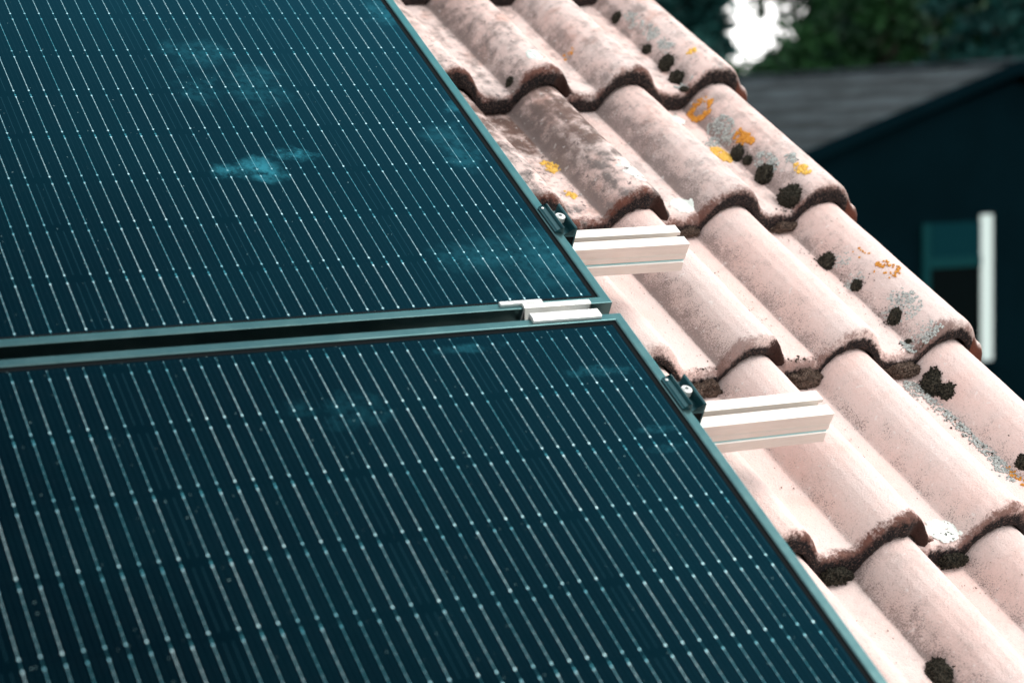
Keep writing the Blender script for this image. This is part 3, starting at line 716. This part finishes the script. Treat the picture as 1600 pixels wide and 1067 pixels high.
def crumbs():
    rng = random.Random(5); bm = bmesh.new(); R = Matrix.Rotation(TH, 3, 'X'); base = RW(518, 0, -158)
    cl = [(516,-285,12,18,46),(520,-215,10,18,40),(520,-130,12,26,70),(512,-62,16,16,90),(516,-18,14,22,80),(524,14,12,20,70),(512,95,16,60,240),(523,172,10,26,80),(517,-470,9,22,30),
          (517,-406,12,20,36),(520,-790,8,60,36),(518,-540,9,30,34),(340,-60,16,8,40),(195,-60,16,8,40),(345,272,16,10,50),(500,-380,14,9,36),(218,447,10,14,24)]
    for (u, v, a, b, n) in cl:
        for _ in range(n):
            uu = min(rng.gauss(u, a*.55), 606); vv = rng.gauss(v, b*.6)
            g = rng.uniform(.35, 1.5)*rng.uniform(.5, 1.1)
            c0 = RW(uu, vv, nsurf(uu, vv)+g*.25)-base
            st = bmesh.ops.create_icosphere(bm, subdivisions=1, radius=g/1000)
            sc = (rng.uniform(.7, 1.4), rng.uniform(.7, 1.6), rng.uniform(.4, .8))
            for vt in st['verts']: vt.co = (R @ Vector((vt.co.x*sc[0], vt.co.y*sc[1], vt.co.z*sc[2])))+c0
    o = link('moss_crumbs', bm, M_MOSS); o.location = base
    tag(o, 'tiny dark crumbs of moss strewn round the cushions in the edge channel', 'moss', kind='stuff')
crumbs()

# ------------------------------------------------------------------ ground
def ground():
    m = mat_simple('lawn', (0.035, 0.06, 0.025), 0.95, nscale=.15, ncol=(0.06, 0.07, 0.03), namt=.7)
    bm = bmesh.new(); N = 60
    def zz(x, y):
        r = math.hypot(x, y); return -max(0, r-55)*.05 if r < 900 else -42.25
    xs = [math.copysign(abs(i/(N/2))**2.2*6000, i) for i in range(-N//2, N//2+1)]
    g = [[bm.verts.new((x, y, zz(x, y))) for x in xs] for y in xs]
    for a, b in zip(g, g[1:]):
        for i in range(N): bm.faces.new((a[i], a[i+1], b[i+1], b[i]))
    tag(link('ground', bm, m, smooth=True), kind='structure')
ground()

# ------------------------------------------------------------------ neighbour's house
def neighbour():
    m_roof = NT('dark_slate_tiles', rough=0.85, spec=0.08)
    x, y, z = m_roof.xyz()
    lines = m_roof.math('FRACT', m_roof.math('ADD', m_roof.math('MULTIPLY', z, 5.2), m_roof.math('MULTIPLY', m_roof.noise(.8, 2), .6)))
    st = m_roof.new('Mapping'); st.inputs['Scale'].default_value = (1, .45, 5); m_roof.l.new(m_roof.obj(), st.inputs['Vector'])
    nb = m_roof.noise(1.6, 5, .65, st.outputs[0])
    base = m_roof.mix(m_roof.step(nb, .42, .60), (0.007, 0.0145, 0.018), (0.031, 0.046, 0.054))
    base = m_roof.mix(m_roof.math('MULTIPLY', m_roof.step(lines, .45, .8), .85), base, (0.003, 0.007, 0.009))
    base = m_roof.mix(m_roof.math('MULTIPLY', m_roof.step(m_roof.noise(2.3, 3), .60, .72), .75), base, (0.030, 0.048, 0.050))
    m_roof.set('Base Color', base)
    m_wall = mat_simple('dark_painted_wall', (0.0018, 0.0088, 0.0125), 0.9, spec=.0, nscale=.6, ncol=(0.0014, 0.0065, 0.009), namt=.8)
    m_trim = mat_simple('white_window_trim', (0.72, 0.84, 0.82), 0.6)
    m_teal = mat_simple('teal_window_frame', (0.002, 0.038, 0.043), 0.6, spec=.05)
    m_blind = mat_simple('teal_blind', (0.001, 0.026, 0.034), 0.7, spec=.03)
    m_glass = mat_simple('dark_window_glass', (0.001, 0.003, 0.004), 0.1, spec=.10)
    D0 = 28.0
    A = at(1586, 97, D0); zr = A.z
    # far end of the ridge: on the ray through (1130, 124) at the same height
    r = ray(1130, 124); B = CAM + r*((zr-CAM.z)/r.z)
    rd = Vector((B.x-A.x, B.y-A.y, 0)); Lr = min(rd.length, 16.0); rd.normalize()
    gd = Vector((rd.y, -rd.x, 0))                # gable direction
    if gd.dot(Rr) > 0: gd = -gd                  # towards the left of the picture
    # where the verge crosses (1250, 240) in the gable plane
    r = ray(1250, 240); t = (A-CAM).dot(rd)/r.dot(rd); Q = CAM+r*t
    run = (Q-A).dot(gd); drop = A.z-Q.z; slope = drop/run
    half = 5.2; ze = zr-slope*half
    print('NEIGHBOUR', A, B, (B-A).length, 'slope', math.degrees(math.atan(slope)), 'run', run, ze)
    # local frame: origin on ground under the apex; x along gd, y along rd
    ang = math.atan2(gd.y, gd.x)
    flip = 1 if (Vector((-math.sin(ang), math.cos(ang), 0))).dot(rd) > 0 else -1
    E = world_empty('neighbouring_house', (A.x, A.y, 0), 'dark teal painted house with a grey gable roof, blurred behind the tiled roof edge', 'house', rz=ang)
    def Y(d): return d*flip
    bm = bmesh.new(); prism(bm, [(-half+.1, 0), (half-.1, 0), (half-.1, ze-.1), (0, zr-.28), (-half+.1, ze-.1)], Y(.0), Y(Lr), 'y'); link('wall', bm, m_wall, E)
    bm = bmesh.new(); prism(bm, [(-half-.3, ze-.3*slope-.16), (0, zr-.16), (half+.3, ze-.3*slope-.16), (half+.3, ze-.3*slope), (0, zr), (-half-.3, ze-.3*slope)], Y(-.12), Y(Lr+.15), 'y'); rf = link('roof', bm, m_roof.m, E)
    bm = bmesh.new(); prism(bm, [(-.11, zr-.02), (.11, zr-.02), (.06, zr+.05), (-.06, zr+.05)], Y(-.14), Y(Lr+.17), 'y'); link('ridge_tiles', bm, m_roof.m, rf)
    bm = bmesh.new(); prism(bm, [(half+.3, ze-.3*slope-.17), (half+.3, ze-.3*slope+.02), (0, zr+.02), (-half-.3, ze-.3*slope+.02), (-half-.3, ze-.3*slope-.17), (0, zr-.17)], Y(-.155), Y(-.122), 'y'); link('bargeboard', bm, m_wall, E)
    # window on the gable wall: intersect the picture's rays with the wall plane
    def W_(x_, y_):
        rr = ray(x_, y_); P0 = Vector((A.x, A.y, 0)); tt = (P0-CAM).dot(rd)/rr.dot(rd); q = CAM+rr*tt
        return (q-P0).dot(gd), q.z
    xl, zt = W_(1440, 350); xr_, zb = W_(1549, 562); xm, z2 = W_(1531, 415); _, z3 = W_(1526, 400); xi, _z = W_(1451, 400); _, ztop = W_(1540, 333)
    F = bpy.data.objects.new('window', None); COL.objects.link(F); F.parent = E; F.location = (0, 0, 0)
    def bx(name, x0, x1, z0, z1, y0, y1, m):
        bm = bmesh.new(); box(bm, min(x0, x1), max(x0, x1), min(Y(y0), Y(y1)), max(Y(y0), Y(y1)), z0, z1); return link(name, bm, m, F)
    bx('jamb', xm, xr_, zb, ztop-.02, -.03, -.001, m_trim)
    bx('frame', xl, xi, zb, zt, -.05, -.001, m_teal)
    bx('transom', xi-.0, xm+.0, z2, z3, -.045, -.001, m_teal)
    bx('blind', xi, xm, z3+.001, zt, -.02, -.001, m_blind)
    bx('pane', xi, xm, zb, z2-.001, -.018, -.001, m_glass)
    bx('sill', xl+.05, xr_-.05, zb-.08, zb-.002, -.16, -.001, m_wall)
neighbour()

# ------------------------------------------------------------------ trees
def leaf_mat(name, a, b):
    k = NT(name, rough=.7, spec=.25)
    k.set('Base Color', k.mix(k.step(k.noise(.9, 4, .6), .35, .65), a, b)); return k.m
M_LEAF = leaf_mat('broad_leaves', (0.005, 0.026, 0.018), (0.024, 0.10, 0.026))
M_LEAF2 = leaf_mat('young_leaves', (0.006, 0.042, 0.022), (0.028, 0.12, 0.032))
M_NEED = leaf_mat('needles', (0.002, 0.034, 0.034), (0.006, 0.065, 0.058))
M_BARK = mat_simple('bark', (0.05, 0.04, 0.03), .9, nscale=6, ncol=(.02, .018, .015), namt=.6)
def quad(bm, c, s, rng, droop=0):
    n = Vector((rng.gauss(0, 1), rng.gauss(0, 1), rng.gauss(.5, 1))).normalized()
    t = n.orthogonal().normalized(); t.rotate(Matrix.Rotation(rng.uniform(0, 6.28), 3, n)); b = n.cross(t)
    bm.faces.new([bm.verts.new(c+t*s*1.3), bm.verts.new(c+b*s*.6), bm.verts.new(c-t*s*1.1), bm.verts.new(c-b*s*.6)])
def trunk(E, h, r, lean, rng, limbs):
    bm = bmesh.new(); seg = 10; N = 8; prev = None
    for i in range(N+1):
        t = i/N; rr = r*(1-.8*t)+(.25*r if i == 0 else 0); c = Vector((lean[0]*t*t, lean[1]*t*t, h*t))
        ring = [bm.verts.new(c+Vector((rr*math.cos(6.283*k/seg), rr*math.sin(6.283*k/seg), 0))) for k in range(seg)]
        if prev:
            for k in range(seg): bm.faces.new((prev[k], prev[(k+1) % seg], ring[(k+1) % seg], ring[k]))
        prev = ring
    for (a, b, rr) in limbs:
        d = (b-a); n = d.normalized(); t = n.orthogonal().normalized(); u = n.cross(t)
        A = [bm.verts.new(a+(t*math.cos(6.283*k/6)+u*math.sin(6.283*k/6))*rr) for k in range(6)]; B = [bm.verts.new(b+(t*math.cos(6.283*k/6)+u*math.sin(6.283*k/6))*rr*.3) for k in range(6)]
        for k in range(6): bm.faces.new((A[k], A[(k+1) % 6], B[(k+1) % 6], B[k]))
    link('trunk', bm, M_BARK, E, smooth=True)
def broad(x, y, z0, h, rad, label, seed, m=M_LEAF, n=9000, low=.25, name='broadleaf_tree'):
    rng = random.Random(seed); E = world_empty(name, (x, y, z0), label, 'tree', 'trees behind the houses')
    bm = bmesh.new(); cl = []; limbs = []
    for i in range(90):
        a = rng.uniform(0, 6.283); t = rng.uniform(low, .97); q = math.sqrt(rng.uniform(.1, 1))*rad*math.sin(math.pi*min(1, .18+.82*((t-low)/(1-low))*.98))**.6
        c = Vector((q*math.cos(a), q*math.sin(a), h*t)); cl.append((c, rng.uniform(.18, .36)*rad))
        if i % 3 == 0: limbs.append((Vector((0, 0, h*max(.15, t-.25))), c, .02*h*.5))
    for _ in range(n):
        c, r = rng.choice(cl); d = Vector((rng.gauss(0, 1), rng.gauss(0, 1), rng.gauss(0, .8))).normalized()*r*rng.uniform(.45, 1.08)
        quad(bm, c+d, rng.uniform(.10, .21), rng)
    trunk(E, h*.85, .028*h, (rng.uniform(-.4, .4), 0), rng, limbs)
    link('crown', bm, m, E)
def conifer(x, y, z0, h, rad, label, seed, n=9000, name='conifer'):
    rng = random.Random(seed); E = world_empty(name, (x, y, z0), label, 'tree', 'trees behind the houses')
    bm = bmesh.new(); limbs = []
    br = []
    for i in range(230):
        t = rng.uniform(.1, .985); a = rng.uniform(0, 6.283); Lb = rad*(1-t)**.75*rng.uniform(.65, 1.15)+.25
        br.append((t, a, Lb))
        if i % 2 == 0: limbs.append((Vector((0, 0, h*t)), Vector((Lb*.8*math.cos(a), Lb*.8*math.sin(a), h*t-Lb*.22)), .03+.004*h*(1-t)))
    for _ in range(n):
        t, a, Lb = rng.choice(br); s = rng.random()**.7*Lb
        sp = .12+.30*s*(1-s/Lb*.7)
        c = Vector((s*math.cos(a)+rng.gauss(0, sp*.5), s*math.sin(a)+rng.gauss(0, sp*.5), h*t-s*.28+rng.gauss(0, .10)-.06))
        quad(bm, c, rng.uniform(.10, .20), rng)
    trunk(E, h, .020*h, (0, 0), rng, limbs)
    link('crown', bm, M_NEED, E)
def gz(p):
    r = math.hypot(p.x, p.y); return -max(0, r-55)*.05
def tree_at(fn, px, depth, h, rad, label, seed, **k):
    p = at(px, 300, depth); fn(p.x, p.y, gz(p), h, rad, label, seed, **k)
tree_at(conifer, 1062, 44, 13.5, 1.65, 'dark conifer rising just behind the top roof tile', 1, n=15000)
tree_at(conifer, 985, 47, 12.0, 3.0, 'dark conifer mostly hidden behind the top of the roof', 5, n=9000)
tree_at(broad, 1385, 54, 13.5, 3.3, 'broad green tree standing above the ridge of the neighbouring house', 2, n=22000, low=.03)
tree_at(broad, 1334, 60, 9.9, 2.35, 'lower green tree left of the broad one, at the edge of the bright gap', 3, n=12000, m=M_LEAF2, low=.03)
tree_at(broad, 1180, 62, 7.2, 3.0, 'low green tree at the foot of the bright gap', 4, n=12000, m=M_LEAF2, low=.03)
tree_at(conifer, 1560, 46, 14.5, 3.0, 'tall dark conifer behind the gable at the right edge', 6, n=16000)
tree_at(broad, 1480, 58, 12.5, 2.8, 'green tree between the broad tree and the right hand conifer', 8, n=12000, low=.03)
